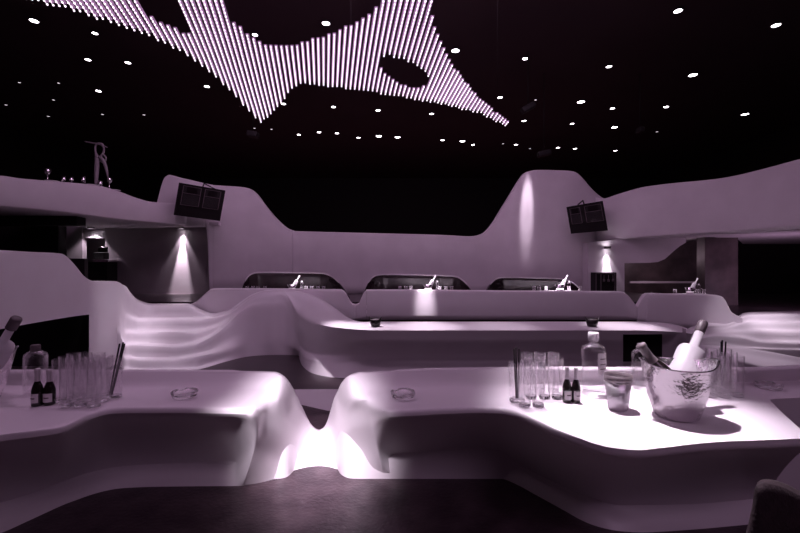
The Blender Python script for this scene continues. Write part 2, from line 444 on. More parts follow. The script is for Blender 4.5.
panel('curved_panel', [(355.6,305),(359,303.5),(361,299),(364,293),(367,290.7),(371,290.2),(420,290.3),(480,291),(540,291.4),(600,291.8),(618,292),(624,293),(629,297),(633,302),(636.6,306.8)],
      UY, 319.8, 'long white partition behind the shelf, between the two notches')
panel('curved_panel', [(636.8,306.8),(640,302),(643,296.8),(646,294.4),(650,293.8),(680,294.6),(712,295.4),(720,296.4),(724,299),(728,306),(731,312),(736,315.6),(742,318)],
      UY, 330, 'short white partition right of the V notch, ending at the right steps', boty=[(636,321),(660,326),(742,332)])
bm = bmesh.new(); box(bm, -3.1, 5.0, 6.54, 6.55, ZM, .1)
for px in (428, 500): box(bm, (px-CX)/F*6.5-.03, (px-CX)/F*6.5+.03, 6.46, 6.54, ZM, .1)
struct('trim_1', bm, 'black')  # black strip paints the shadow slot under the panels; support stubs included

# ---------------------------------------------------------------- back wall W with its sculpted crest
wt = [(157,202.5),(158.5,197),(161,187),(164,178.5),(167,175.6),(170,175),(180,177.6),(192,180.4),(203,183),(206,183.7),(208,184.1),(210,184.5),(213,185),(216,185.3),(236,186.6),(246,187.8),(252,190.2),(258,196),(266,207),(274,216.5),(281,223.5),(287,228.4),(293,230.6),(300,231.4),(370,233.2),(440,235),(466,236.4),(475,236),(481,234.4),(486,231),(493,222.5),(500,211),(508,198),(514,188),(520,178.5),(524,173.6),(530,171),(538,170),(560,170.4),(571,171),(577,173),(583,178.5),(592,189),(600,196),(606,198.6),(618,196)]
WY = [(157,7.75),(180,7.9),(215,8.2),(250,8.5),(300,8.6),(480,8.6),(515,8.42),(540,8.35),(575,8.38),(600,8.42),(618,8.35)]
wb = [(157,226),(206,226),(208,250),(210,298),(618,298)]
cols = []
for px, py in wt:
    Y = interp(WY, px); t = P(px, py, Y); b_ = P(px, interp(wb, px), Y); b_.z = max(b_.z, .3)
    a = t+Vector((0, .22, -.0)); a.x = (px-CX)/F*a.y
    cols.append([Vector((a.x, a.y, b_.z)), a+Vector((0, 0, -.02)), t+Vector((0, .1, .01)), t, t.lerp(b_, .04)-Vector((0, .01, 0)), t.lerp(b_, .5)-Vector((0, .01, 0)), b_])
struct('wall_back', loft(cols, 3, 3), 'plaster', smooth=True, label='pale back wall with a sculpted crest')

# ---------------------------------------------------------------- balconies
def balcony(tops, bots, Yf, soff, label, name, depth=.5):
    cols = []
    for px in tops[2]:
        Y = interp(Yf, px); t = P(px, interp(tops[0], px), Y); b_ = P(px, interp(bots, px), Y)
        dx = soff[0]; dy = soff[1]
        tb_ = t+Vector((dx, dy, -.01)); bb = b_+Vector((dx, dy, 0.))
        n = Vector((-dx, -dy, 0)).normalized()
        ti = t-n*.06
        cols.append([bb, tb_-Vector((0, 0, .35)), ti-n*.05-Vector((0, 0, .34)), ti-n*.02-Vector((0, 0, .02)), ti, t+Vector((0, 0, 0)), t.lerp(b_, .05)+n*.015, t.lerp(b_, .5)+n*.03, t.lerp(b_, .9)+n*.01, b_])
    o = obj(name, loft(cols, 4, 3), 'plaster'); o['kind'] = 'structure'; o['label'] = label
    return o
Lt = [(-90,170),(0,175.5),(4,176.5),(39,180),(90,184.5),(102,186.4),(114,189.6),(125,193.6),(135,197.4),(150,201.6),(160,202.8),(186,203)]
Lb = [(-90,200),(0,206),(39,209.4),(76.5,213.5),(105,217.5),(150,222),(186,225)]
LY = [(-90,4.9),(0,5.6),(60,6.25),(100,6.75),(150,7.4),(186,7.85)]
balcony((Lt, None, (-90,-45,0,20,39,60,76,90,102,114,125,135,150,168,186)), Lb, LY, (-1.6, 1.2), 'pale curved balcony front at the upper left', 'wall_left')
Rt = [(596,197.5),(605,198.4),(620,193.5),(641,187.5),(660,184.6),(680,182.4),(700,180.6),(719,178.5),(738,175),(755,171),(776,165.5),(800,159),(880,138)]
Rb = [(596,240.8),(626,238.4),(661,235.7),(720,232),(800,226),(880,219)]
RYf = [(596,8.3),(620,8.1),(661,7.6),(720,6.8),(800,5.75),(880,4.9)]
balcony((Rt, None, (596,605,620,641,660,680,700,719,738,755,776,800,840,880)), Rb, RYf, (1.9, 1.3), 'pale curved balcony front at the upper right', 'wall_right')

# ---------------------------------------------------------------- under the left balcony
YL = 8.55
zf = P(181, 226, 8.3).z
bm = bmesh.new(); box(bm, (74-CX)/F*8.3, (222-CX)/F*8.3, 8.14, 9.4, zf, zf+.06)
struct('ceiling', bm, 'plaster', label='soffit under the left balcony')
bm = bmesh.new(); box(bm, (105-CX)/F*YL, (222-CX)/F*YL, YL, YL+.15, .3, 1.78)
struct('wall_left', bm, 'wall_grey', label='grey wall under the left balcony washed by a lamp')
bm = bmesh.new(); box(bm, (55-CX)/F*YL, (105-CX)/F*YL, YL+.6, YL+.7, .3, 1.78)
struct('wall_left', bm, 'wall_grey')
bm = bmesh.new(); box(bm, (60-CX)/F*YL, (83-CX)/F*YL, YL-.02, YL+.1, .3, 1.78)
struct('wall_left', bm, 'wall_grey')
bm = bmesh.new()
a, b_, c = P(20, 236, 7.7), P(76.5, 222, 7.7), P(76.5, 340, 7.7)
box(bm, a.x-2.5, (58-CX)/F*7.7, 7.7, 7.9, ZM, 1.9)
struct('wall_left', bm, 'black')
bm = bmesh.new(); box(bm, -9, (76.5-CX)/F*6.75, 6.75, 6.95, P(0, 225, 6.75).z, 1.8)
struct('trim_2', bm, 'black')
# bar counter in the niche
def pbox(px0, py0, px1, py1, Y, d, bevel=0):
    a = P(px0, py1, Y); c = P(px1, py0, Y)
    return bbox(a.x, c.x, Y, Y+d, a.z, c.z, bevel=bevel)
o = thing('back_counter', 'dark service counter in the lit niche under the left balcony', 'counter', (P(95,0,8.2).x, 8.2, .347))
def under(o, bm): 
    bmesh.ops.transform(bm, matrix=Matrix.Translation(-o.location), verts=bm.verts); return bm
obj('counter_body', under(o, pbox(84, 262, 107, 290, 8.2, .3)), 'black', o, False)
obj('worktop', under(o, pbox(83.3, 260, 108, 262, 8.15, .5)), 'steel', o, False)
o = thing('cash_register', 'dark blocky till standing on the counter in the lit left niche', 'till', (P(100,0,8.35).x, 8.35, P(0,260,8.15).z))
obj('till_body', under(o, pbox(93, 252.5, 104, 259.3, 8.35, .15, .01)), 'black', o, False)
obj('screen', under(o, pbox(98, 247, 107, 252.3, 8.4, .03, .005)), 'blackplastic', o, False)
struct('trim_3', pbox(83, 230, 108, 238, YL+.03, .1), 'plaster', label='pale bulkhead over the left niche')

# ---------------------------------------------------------------- under the right balcony
YR = 8.1
# curved bulkhead
bk = [(588,243),(588,300),(624.5,300),(624.5,263),(636,263),(649,262.8),(658,262),(665,259),(670,254.5),(675,250),(680,246),(686,242.5),(686,238),(640,236)]
bm = bmesh.new(); A = [bm.verts.new(P(x, y, YR)) for x, y in bk]; Bv = [bm.verts.new(P(x, y, YR)+Vector((0, .25, 0))) for x, y in bk]
bm.faces.new(A); bm.faces.new(Bv[::-1])
for i in range(len(bk)): bm.faces.new((A[i], Bv[i], Bv[(i+1) % len(bk)], A[(i+1) % len(bk)]))
struct('wall_right', bm, 'plaster', label='pale pier and curved bulkhead under the right balcony')
struct('wall_right', pbox(618, 236, 712, 300, 9.6, .1), 'wood', label='mottled brown wall under the right balcony')
o = thing('square_column', 'mottled dark square column under the right balcony', 'column', (P(721,0,8.).x, 8., .347))
obj('shaft', under(o, pbox(705, 236, 738, 318, 8.0, .22)), 'wood', o, False)
struct('trim_4', pbox(630, 281.2, 702, 283.2, 9.3, .05), 'plaster', label='pale rail along the brown wall')
# soffit slab at the far right
sp = [P(690,0,7.3),P(738,0,8.6),P(743,0,10.3),P(900,0,10.3),P(900,0,5.7),P(815,0,6.0),P(770,0,6.6),P(740,0,7.0)]
struct('ceiling', prism([(v.x, v.y) for v in sp], 1.452, 1.5), 'plaster', label='pale soffit under the right balcony')
struct('wall_right', pbox(738, 240, 900, 330, 11.5, .1), 'black')
# glass fronted cabinet
o = thing('wine_cabinet', 'dark glass-fronted cabinet of hanging glasses below the right wall lamp', 'cabinet', (P(605,0,7.9).x, 7.9, .347))
obj('cabinet_body', under(o, pbox(595, 272.5, 616.5, 296, 7.9, .18)), 'black', o, False)
bm = bmesh.new()
for x0_, y0_, x1_, y1_ in ((596,273.2,615.5,274),(596,273.2,596.7,295),(614.8,273.2,615.5,295),(601,273.2,601.5,295)):
    b2 = pbox(x0_, y0_, x1_, y1_, 7.88, .02); me = bpy.data.meshes.new('t'); b2.to_mesh(me); b2.free(); bm.from_mesh(me); bpy.data.meshes.remove(me)
obj('door_frame', under(o, bm), 'frame', o, False)
for k, px in enumerate((604, 608.5, 613)):
    bm = bmesh.new(); c = P(px, 276, 7.87)
    lathe([(0, c.z+.02), (.004, c.z+.02), (.004, c.z-.05), (.02, c.z-.07), (.018, c.z-.11), (0, c.z-.11)], 10, bm, (c.x, c.y))
    g = obj('hanging_glass', bm, 'frame', None); tag(g, ('left', 'middle', 'right')[k]+' hanging glass in the dark cabinet below the right wall lamp', 'glass', 'hanging glasses in the cabinet')

# ---------------------------------------------------------------- wall lamps and their light
def spot(name, loc, tgt, power, ang, blend=.6, col=(1., .74, 1.), rad=.05):
    l = bpy.data.lights.new(name, 'SPOT'); l.energy = power; l.spot_size = math.radians(ang); l.spot_blend = blend
    l.color = col; l.shadow_soft_size = rad
    o = bpy.data.objects.new(name, l); COL.objects.link(o); o.location = loc
    o.rotation_mode = 'QUATERNION'; o.rotation_quaternion = (Vector(tgt)-Vector(loc)).to_track_quat('-Z', 'Y')
    return o
def area(name, loc, tgt, power, sx, sy, col=(.95, .5, .95)):
    l = bpy.data.lights.new(name, 'AREA'); l.energy = power; l.shape = 'RECTANGLE'; l.size = sx; l.size_y = sy; l.color = col
    o = bpy.data.objects.new(name, l); COL.objects.link(o); o.location = loc
    o.rotation_mode = 'QUATERNION'; o.rotation_quaternion = (Vector(tgt)-Vector(loc)).to_track_quat('-Z', 'Y')
    return o
def soffit_lamp(p, label):
    o = thing('recessed_lamp', label, 'lamp', p)
    obj('housing', lathe([(.05, -.02), (.062, -.02), (.062, .02), (.05, .02), (.05, -.02)], 20), 'frame', o)
    obj('lens', lathe([(0, .0), (.049, .0), (.049, .01), (0, .01)], 20), 'lamp', o)
p = P(181, 226, 8.46); p.z = zf-.022; soffit_lamp(p, 'recessed lamp washing the grey wall under the left balcony')
spot('lamp_light', p-Vector((0, -.02, .03)), P(181, 300, 8.54), 40, 60, .5, (1, .88, 1), .02)
spot('lamp_light', p-Vector((0, -.02, .03)), P(181, 300, 8.56), 800, 25, .7, (1, .9, 1), .02)
p = P(91, 226, 8.42); p.z = zf-.022; soffit_lamp(p, 'recessed lamp over the service niche at the left')
spot('lamp_light', p-Vector((0, 0, .03)), P(91, 300, 8.6), 32, 100, .5, (1, .88, 1), .02)
p = P(607.5, 247.5, 8.03); soffit_lamp(p, 'recessed lamp above the dark glass cabinet at the right')
spot('lamp_light', p-Vector((0, 0, .03)), P(607.5, 300, 8.1), 12, 62, .5, (1, .9, 1), .02)
spot('lamp_light', p-Vector((0, -.02, .03)), P(607.5, 300, 8.12), 110, 30, .6, (1, .9, 1), .02)

# ---------------------------------------------------------------- loudspeakers
def speaker(quad, Y, depth, frames, rod, label):
    """quad: image corners TL TR BR BL of the front"""
    TL, TR, BR, BL = [P(x, y, Y) for x, y in quad]
    c = (TL+TR+BR+BL)/4; root = thing('loudspeaker', label, 'speaker', c)
    def uv(u, v, d=0.):
        if d > .05: u, v = lerp(u, .5, .12), lerp(v, .5, .12)
        p_ = (TL.lerp(TR, u)).lerp(BL.lerp(BR, u), v); return p_*((p_.y+d)/p_.y)+Vector((0, 0, ZE*(1-(p_.y+d)/p_.y)))-c
    def slab(u0, v0, u1, v1, d0, d1, bm=None):
        bm = bm or bmesh.new()
        q = [uv(u0, v0, d0), uv(u1, v0, d0), uv(u1, v1, d0), uv(u0, v1, d0), uv(u0, v0, d1), uv(u1, v0, d1), uv(u1, v1, d1), uv(u0, v1, d1)]
        v = [bm.verts.new(k) for k in q]
        for f in ((0,1,2,3),(7,6,5,4),(0,4,5,1),(1,5,6,2),(2,6,7,3),(3,7,4,0)): bm.faces.new([v[i] for i in f])
        return bm
    obj('cabinet', slab(0, 0, 1, 1, 0, depth), 'speaker', root, False)
    for (u0, v0, u1, v1) in frames:
        w = .018; bm = bmesh.new()
        slab(u0, v0, u1, v0+w, -.02, .0, bm); slab(u0, v1-w, u1, v1, -.02, 0, bm); slab(u0, v0, u0+w, v1, -.02, 0, bm); slab(u1-w, v0, u1, v1, -.02, 0, bm)
        vm = lerp(v0, v1, .36); slab(u0, vm, u1, vm+w, -.02, 0, bm)
        g = obj('baffle_frame', bm, 'frame', root, False)
        uc = (u0+u1)/2; hw = (u1-u0)*.26
        bm = slab(uc-hw, v0+.06, uc+hw, vm-.04, -.012, 0); obj('horn', bm, 'blackplastic', root, False)
        bm = slab(u0+.03, vm+.03, u1-.03, v1-.03, -.012, 0); obj('grille', bm, 'grille', root, False)
        bm = slab(u0+.02, v0+.02, uc-hw-.01, vm-.01, -.008, 0); obj('baffle_panel', bm, 'grille', root, False)
        obj('baffle_panel', slab(uc+hw+.01, v0+.02, u1-.02, vm-.01, -.008, 0), 'grille', root, False)
    bm = bmesh.new(); t0 = uv(.5, .1, depth*.6)
    tube(bm, [t0, Vector((t0.x, t0.y+.1, t0.z+.16)), Vector((t0.x+.05, 8.6-c.y, t0.z+.10))], .012, 8); obj('wall_bracket', bm, 'speaker', root)
    return root
speaker([(179,182.5),(225.5,190.5),(220,221),(173.5,215)], 7.35, .38, [(.10,.06,.50,.66),(.57,.06,.92,.66)], None, 'black loudspeaker cabinet hung at the upper left in front of the pale wall')
speaker([(566.3,207),(602.8,200.8),(608,230.5),(571,233.8)], 7.8, .3, [(.07,.08,.36,.66),(.47,.08,.94,.66)], None, 'black loudspeaker cabinet hung at the upper right in front of the pale wall')

# ---------------------------------------------------------------- booths
def sofa(pts, Y, label):
    """curved dark booth back; pts = crest outline, pale tube on top painting the rim highlight"""
    xs = [p[0] for p in pts]; xc = (xs[0]+xs[-1])/2; hw = (xs[-1]-xs[0])/2
    root = thing('booth_sofa', label, 'sofa', (P(xc, 0, Y).x, Y, zs))
    cols = []; rim = []
    for px, py in pts:
        s = (px-xc)/hw; yy = Y-.55*abs(s)**3
        t = P(px, py, yy); b_ = Vector((t.x, yy-.05, zs)); a = t+Vector((0, .1, -.01))
        cols.append([q-root.location for q in (Vector((a.x, a.y, zs)), a, t, t.lerp(b_, .06)-Vector((0, .025, 0)), t.lerp(b_, .5)-Vector((0, -.01, 0)), b_)])
        rim.append(t-root.location+Vector((0, -.01, .006)))
    obj('backrest', loft(cols, 4, 3), 'leather', root)
    bm = bmesh.new(); tube(bm, resample(rim[2:-2], 3, True), .012, 8); obj('crest_highlight', bm, 'foil', root)  # pale tube stands for the highlight along the crest
    w = hw/F*Y
    obj('seat', bbox(-w*.9, w*.9, -.42, -.08, .0, .08, bevel=.03), 'leather', root)
    return root
b1 = [(239,297),(242,289),(245,281.5),(249,276),(255,273.4),(263,272.8),(290,273),(315,273.3),(325,274.2),(333,277.5),(339,283),(344,289),(349,297)]
sofa(b1, 7.7, 'dark leather booth sofa left of centre, behind the rounded mound')
sofa([(362,299),(365,290),(368,283),(373,277.5),(380,275.3),(390,275),(420,275.4),(447,276),(457,277.5),(463,281),(468,286),(472,292),(475,299)], 7.7, 'dark leather booth sofa in the middle of the upper level')
sofa([(484,298),(487,290),(490,284.5),(495,280),(500,278.4),(508,278),(530,278.4),(556,279),(566,280.5),(573,283.5),(578,287.5),(583,292.5),(587,299)], 7.7, 'dark leather booth sofa right of centre on the upper level')

# ---------------------------------------------------------------- glassware prototypes
def make_highball(name='highball_glass', r=.022, h=.15):
    t = thing(name, 'x', 'glass')
    obj('tumbler', lathe([(0, 0), (r*.86, 0), (r*.93, .003), (r, h), (r-.0006, h+.0008), (r-.0016, h), (r*.93-.0018, .012), (r*.6, .0085), (0, .0085)], 24), 'glass', t)
    obj('glass_base', lathe([(0, .0005), (r*.84, .0005), (r*.9, .004), (r*.88, .011), (0, .0095)], 20), 'solidglass', t)
    return t
hb = make_highball()
used = {}
def put(proto, loc, label, rot=None, group=None):
    if id(proto) not in used:
        used[id(proto)] = proto; proto.location = loc; proto['label'] = label
        if group: proto['group'] = group
        if rot is not None: proto.rotation_mode = 'QUATERNION'; proto.rotation_quaternion = rot
        return proto
    return dup(proto, loc, label, rot, group)
ordw = ['leftmost', 'second', 'third', 'fourth', 'fifth', 'sixth', 'seventh', 'eighth', 'ninth']
def cluster(rows, where, group):
    names = ['front', 'middle', 'back', 'rearmost']
    res = []
    for ri, (y, xs) in enumerate(rows):
        for i, px in enumerate(xs):
            w = 'leftmost' if i == 0 else ('rightmost' if i == len(xs)-1 else ordw[i])
            p = PZ(px+random.uniform(-.6, .6), y+random.uniform(-.5, .5), .42)
            res.append(put(hb, (p.x, p.y, .4205), 'clear highball glass, %s in the %s row, %s' % (w, names[ri], where), group=group))
    return res
cluster([(407, (67, 80.5, 94)), (402, (60, 73.5, 87, 100.5)), (397.5, (66, 79, 92.5, 106)), (393, (73, 86, 99))], 'cluster at the left', 'highball glasses on the left of the front table')
cluster([(407, (525, 538)), (399, (531, 545, 557)), (392, (527, 540, 553))], 'cluster near the middle', 'highball glasses left of the big bottle')
cluster([(397, (711, 724, 737)), (391.5, (705, 718, 731)), (386.5, (712, 725))], 'cluster behind the ice bucket', 'highball glasses right of the ice bucket')

# larger glasses with dark straws
def straw_glass(px, py, label, short, n, lean, r=.026, h=.15):
    p = PZ(px, py, .42)
    g = make_highball('straw_glass', r, h); g.location = (p.x, p.y, .4205); g['label'] = label; g['category'] = 'glass'
    lab = {0: 'left', 1: 'middle', 2: 'right', 3: 'rear'}
    for k in range(n):
        bm = bmesh.new(); a = Vector((-lean*.012+(k-1)*.004, (k % 2)*.004, .0125)); b_ = Vector((lean*.02+(k-1)*.009, (k % 2)*.006, h+.048+.004*(k % 2)))
        tube(bm, [a, b_], .003, 8)
        s = obj('black_straw', bm, 'blackplastic', None); s.location = g.location
        tag(s, '%s of three black straws in the glass %s' % (lab[k], short), 'straw', 'black straws')
    return g
straw_glass(115, 398, 'clear glass holding black straws at the right end of the left cluster', 'of the left cluster', 3, 1.3, .024)
straw_glass(517, 402, 'wide clear glass holding black straws at the left end of the middle cluster', 'of the middle cluster', 3, -.1, .03, .14)
straw_glass(723, 388, 'clear glass holding black straws behind the ice bucket', 'behind the ice bucket', 3, .1, .022, .135)
p = PZ(723, 388, .42)

# small dark mixer bottles
def mini(px, py, label, rz=0, h=.124, r=.0152):
    p = PZ(px, py, .42)
    t = thing('mixer_bottle', label, 'bottle', (p.x, p.y, .4205), Quaternion((0, 0, 1), rz), 'small dark mixer bottles')
    k = h/.124
    obj('glass_body', lathe([(0, 0), (r*.9, 0), (r, .003), (r, .052*k), (r*.8, .066*k), (r*.45, .082*k), (r*.42, .1*k), (0, .1*k)], 24), 'darkglass', t)
    obj('foil_neck', lathe([(r*.47, .078*k), (r*.44, .1*k), (r*.5, .112*k), (r*.5, .122*k), (r*.4, h), (0, h)], 24), 'foil', t)
    bm = bmesh.new(); rings = []
    for z in (.012*k, .042*k):
        rings.append([bm.verts.new(((r+.0006)*math.sin(a), -(r+.0006)*math.cos(a), z)) for a in [(-1.0+i*.2) for i in range(11)]])
    for i in range(10): bm.faces.new((rings[0][i], rings[0][i+1], rings[1][i+1], rings[1][i]))
    lb = obj('paper_label', bm, 'paper', t); lb['label'] = 'pale wrap-around label'
    bm = bmesh.new()
    for z in (.025*k,):
        rr = [[bm.verts.new(((r+.0011)*math.sin(a), -(r+.0011)*math.cos(a), z+dz)) for a in [(-.45+i*.15) for i in range(7)]] for dz in (0, .004)]
        for i in range(6): bm.faces.new((rr[0][i], rr[0][i+1], rr[1][i+1], rr[1][i]))
    obj('label_band', bm, 'ink', lb)
    return t
mini(37.5, 405.5, 'small dark bottle at the far left, left one of the pair', -.2, .128, .0175)
mini(49.5, 404.5, 'small dark bottle at the far left, right one of the pair next to the glasses', .1, .122, .0175)
mini(567, 402, 'small dark labelled bottle left of its twin, before the big clear bottle', .1)
mini(576, 402.5, 'small dark labelled bottle right of its twin, before the big clear bottle', .2)

# clear spirit bottles
def spirit(px, py, label, r, h, sq=0., capm='cap', body='glass', lab=True, rot=None, loc=None, name='spirit_bottle', neck=.26, rz=0., ck=1.):
    p = PZ(px, py, .42) if loc is None else Vector(loc)
    t = thing(name, label, 'bottle', (p.x, p.y, .4205 if loc is None else loc[2]), rot if rot is not None else Quaternion((0, 0, 1), rz))
    hs = h*(1-neck-.12)
    bm = lathe([(0, 0), (r*.9, 0), (r, .006), (r, hs), (r*.9, hs+.018)], 36, sq=sq) if sq else None
    prof = [(0, .0), (r*.88, 0), (r, .007), (r, hs), (r*.93, hs+.010), (r*.62, hs+.019), (r*.33, hs+.026), (r*.31, h*.9), (r*.27, h*.9), (r*.27, hs+.028), (r*.55, hs+.018), (r*.86, hs+.007), (r*.9, hs), (r*.9, .016), (0, .013)]
    if bm: bm.free()
    def md(rr, zz, a, i):
        if sq and zz < hs+.02 and rr > r*.5:
            c, s = abs(math.cos(a+.4)), abs(math.sin(a+.4)); rr = rr*lerp(1, min(1/max(c, s), 1.22), sq)*.95
        return rr, zz
    obj('bottle_body', lathe(prof, 40, mod=md), body, t)
    obj('cap', lathe([(0, h*.865), (r*.40*ck, h*.865), (r*.43*ck, h*.87), (r*.43*ck, h*.985), (r*.38*ck, h), (0, h)], 28), capm, t)
    if lab:
        bm = bmesh.new(); R_ = r*(1.0 if not sq else .99)+.0012
        rings = [[bm.verts.new((R_*math.sin(a), -R_*math.cos(a), z)) for a in [(-.1+i*.1) for i in range(10)]] for z in (hs*.5, hs*.98)]
        for i in range(9): bm.faces.new((rings[0][i], rings[0][i+1], rings[1][i+1], rings[1][i]))
        lb = obj('paper_label', bm, 'paper', t)
        bm = bmesh.new(); R2 = R_+.0008
        for z in (.62, .72, .84):
            rr = [[bm.verts.new((R2*math.sin(a), -R2*math.cos(a), hs*z+dz)) for a in [(.08+i*.08) for i in range(8)]] for dz in (0, .0035)]
            for i in range(7): bm.faces.new((rr[0][i], rr[0][i+1], rr[1][i+1], rr[1][i]))
        obj('label_print', bm, 'ink', lb)
    return t
spirit(593.5, 394, 'large clear glass bottle with white cap and pale label near the middle', .045, .232, sq=.8, neck=.17)
spirit(35.5, 394, 'clear round-shouldered bottle behind the small dark bottles at the far left', .037, .185, capm='frame', lab=False, neck=.12)
spirit(641.5, 389, 'clear round-shouldered bottle standing behind the ice bucket', .035, .178, capm='frame', lab=False, neck=.12)

# steel cup
p = PZ(618, 409, .42)
t = thing('steel_cup', 'tapered steel cup standing between the big clear bottle and the ice bucket', 'cup', (p.x, p.y, .4205))
obj('cup_body', lathe([(0, 0), (.028, 0), (.031, .003), (.0415, .095), (.0395, .095), (.0293, .006), (0, .006)], 36), 'brushed', t)
obj('rim_reflection', lathe([(.0418, .094), (.0432, .094), (.0442, .116), (.042, .116), (.0415, .1), (.0418, .094)], 36), 'frame', t)  # darker grey ring paints the reflection around the rim

# ashtrays
def ashtray(px, py, label):
    p = PZ(px, py, .42); t = thing('glass_ashtray', label, 'ashtray', (p.x, p.y, .4205), None, 'glass ashtrays on the front table')
    def md(r, z, a, i):
        if i in (3, 4) and (a % (2*math.pi/3)) < .5: z -= .006
        return r, z
    obj('bowl', lathe([(0, 0), (.036, 0), (.041, .003), (.046, .022), (.041, .022), (.035, .009), (0, .007)], 36, mod=md), 'solidglass', t)
ashtray(184.5, 397, 'round glass ashtray on the left half of the front table')
ashtray(403, 397.5, 'round glass ashtray just right of the notch in the front table')
ashtray(768.5, 389, 'round glass ashtray at the right end of the front table')

# ---------------------------------------------------------------- ice buckets
def bucket(cx, cy, z, label, r0=.062, r1=.1, h=.165, rz=.0, scale=1.):
    t = thing('ice_bucket', label, 'bucket', (cx, cy, z), Quaternion((0, 0, 1), rz))
    def md(r, zz, a, i):
        up = .022*max(0, math.cos(a))**6+.012*max(0, math.cos(a-math.pi))**6
        if zz > h*.9: zz += up; r *= 1+.10*max(0, math.cos(a))**8
        return r*scale, zz*scale
    obj('bowl', lathe([(0, 0), (r0*.9, 0), (r0, .004), (lerp(r0, r1, .45), h*.35), (lerp(r0, r1, .8), h*.7), (r1, h*.985), (r1+.003, h), (r1-.002, h), (lerp(r0, r1, .8)-.003, h*.7), (lerp(r0, r1, .45)-.003, h*.35), (r0-.004, .008), (0, .008)], 56, mod=md), 'hammer', t)
    def md2(r, zz, a, i):
        z2, r2 = md(r, zz, a, i)[1], md(r, zz, a, i)[0]; return r2, z2
    obj('rim', lathe([(r1-.001, h-.001), (r1+.004, h-.001), (r1+.0045, h+.003), (r1-.001, h+.003), (r1-.001, h-.001)], 56, mod=md), 'steel', t)
    return t
bc = Vector((.885, 1.345, .4205))
bucket(bc.x, bc.y, bc.z, 'hammered steel ice bucket holding two bottles on the bright right side', rz=-.25)
# ice cubes inside
random.seed(3); k = 0
for ang, rr, zz in ((-.6,.045,.10),(.6,.05,.10),(1.7,.05,.105),(2.7,.05,.10),(3.9,.05,.10),(4.9,.045,.105),(.0,.0,.085)):
    bm = bbox(-.013, .013, -.013, .013, -.013, .013, bevel=.004, seg=2)
    o = obj('ice_cube', bm, 'ice'); o.location = bc+Vector((rr*math.cos(ang), rr*math.sin(ang), zz)); o.rotation_euler = (random.random(), random.random(), random.random())
    tag(o, 'clear ice cube heaped in the hammered steel bucket', 'ice cube', 'ice cubes in the right bucket')
def q_from(d): return Vector(d).to_track_quat('Z', 'Y')
# frosted bottle leaning right
base = bc+Vector((-.018, .012, .02)); tip = P(703.5, 322, 1.50)
d = (tip-base); hh = d.length
spirit(0, 0, 'large frosted bottle with long neck leaning right in the ice bucket', .043, hh, body='frost', capm='frame', lab=False, rot=q_from(d), loc=base, name='frosted_bottle', neck=.26, ck=.85)
# champagne bottle leaning left
base = bc+Vector((.02, -.02, .03)); tip = P(640, 344, 1.36); d = tip-base; hh = d.length
t = thing('champagne_bottle', 'dark champagne bottle leaning left in the ice bucket', 'bottle', base, q_from(d))
r = .032
obj('glass_body', lathe([(0, 0), (r*.9, 0), (r, .005), (r, hh*.55), (r*.85, hh*.64), (r*.5, hh*.74), (r*.4, hh*.8), (0, hh*.8)], 32), 'darkglass', t)
obj('foil_neck', lathe([(r*.58, hh*.71), (r*.44, hh*.8), (r*.42, hh*.94), (r*.5, hh*.95), (r*.5, hh*.99), (r*.3, hh), (0, hh)], 28), 'frame', t)
# far left bucket and bottle, mostly outside the frame
lc = Vector((-1.51, 1.50, .4205))
bucket(lc.x, lc.y, lc.z, 'hammered steel ice bucket cut off by the left edge of the picture', rz=.3)
base = lc+Vector((-.02, .0, .02)); tip = P(17, 318, 1.47); d = tip-base; hh = d.length
spirit(0, 0, 'pale long-necked bottle leaning right at the left edge of the picture', .04, hh, body='frost', capm='frame', lab=False, rot=q_from(d), loc=base, name='frosted_bottle', neck=.24)

# ---------------------------------------------------------------- dark flared holders on the shelf
def holder(px, label):
    Y = 3.5*K; z = .205
    t = thing('table_holder', label, 'holder', (P(px, 0, Y).x, Y, z))
    def md(r, zz, a, i):
        if zz > .09: zz += .035*max(0, math.cos(2*a+.5))**2-.02; r *= 1+.12*abs(math.cos(2*a+.5))
        return r, zz
    obj('pot', lathe([(0, 0), (.05, 0), (.055, .01), (.07, .10), (.066, .10), (.05, .015), (0, .015)], 24, mod=md), 'blackplastic', t)
    obj('insert', lathe([(0, .016), (.045, .016), (.058, .075), (0, .07)], 16), 'frame', t)
holder(375.5, 'small black flared holder on the shelf left of centre')
holder(592, 'small black flared holder on the shelf right of centre')

# ---------------------------------------------------------------- booth tables with service
tb_z = ZE-24.6*7.05/420
def booth_table(px, label):
    t = thing('booth_table', label, 'table', (P(px, 0, 7.05).x, 7.05, zs))
    h = tb_z-zs
    obj('tabletop', bbox(-.55, .55, -.2, .2, h-.03, h, bevel=.01), 'white', t)
    obj('pedestal', bbox(-.3, .3, -.1, .1, 0, h-.03), 'black', t)
def service(px, label, lean=1, seed=1, table=True, Y=7.05, zt=None):
    zt = zt if zt is not None else tb_z
    random.seed(seed)
    c = P(px, 0, Y); 
    t = thing('ice_bucket', 'small steel ice bucket on the table of the '+label, 'bucket', (c.x, Y, zt+.001), None, 'ice buckets on the far tables')
    obj('bowl', lathe([(0, 0), (.045, 0), (.05, .004), (.085, .11), (.082, .11), (.046, .008), (0, .008)], 24), 'steel', t)
    t['label'] = 'small steel ice bucket on the table of the '+label
    base = Vector((c.x-.015*lean, Y, zt+.015)); d = Vector((.13*lean, .0, .22)); hh = d.length+.03
    spirit(0, 0, 'tilted pale bottle in the ice bucket of the '+label, .03, hh, body='frost', capm='cap', lab=False, rot=q_from(d), loc=base, name='tilted_bottle', neck=.26)
    base = Vector((c.x+.16*lean, Y+.02, zt+.001))
    spirit(0, 0, 'upright clear bottle beside the ice bucket of the '+label, .03, .17, capm='cap', lab=False, loc=base, name='upright_bottle', neck=.12)
tg = None
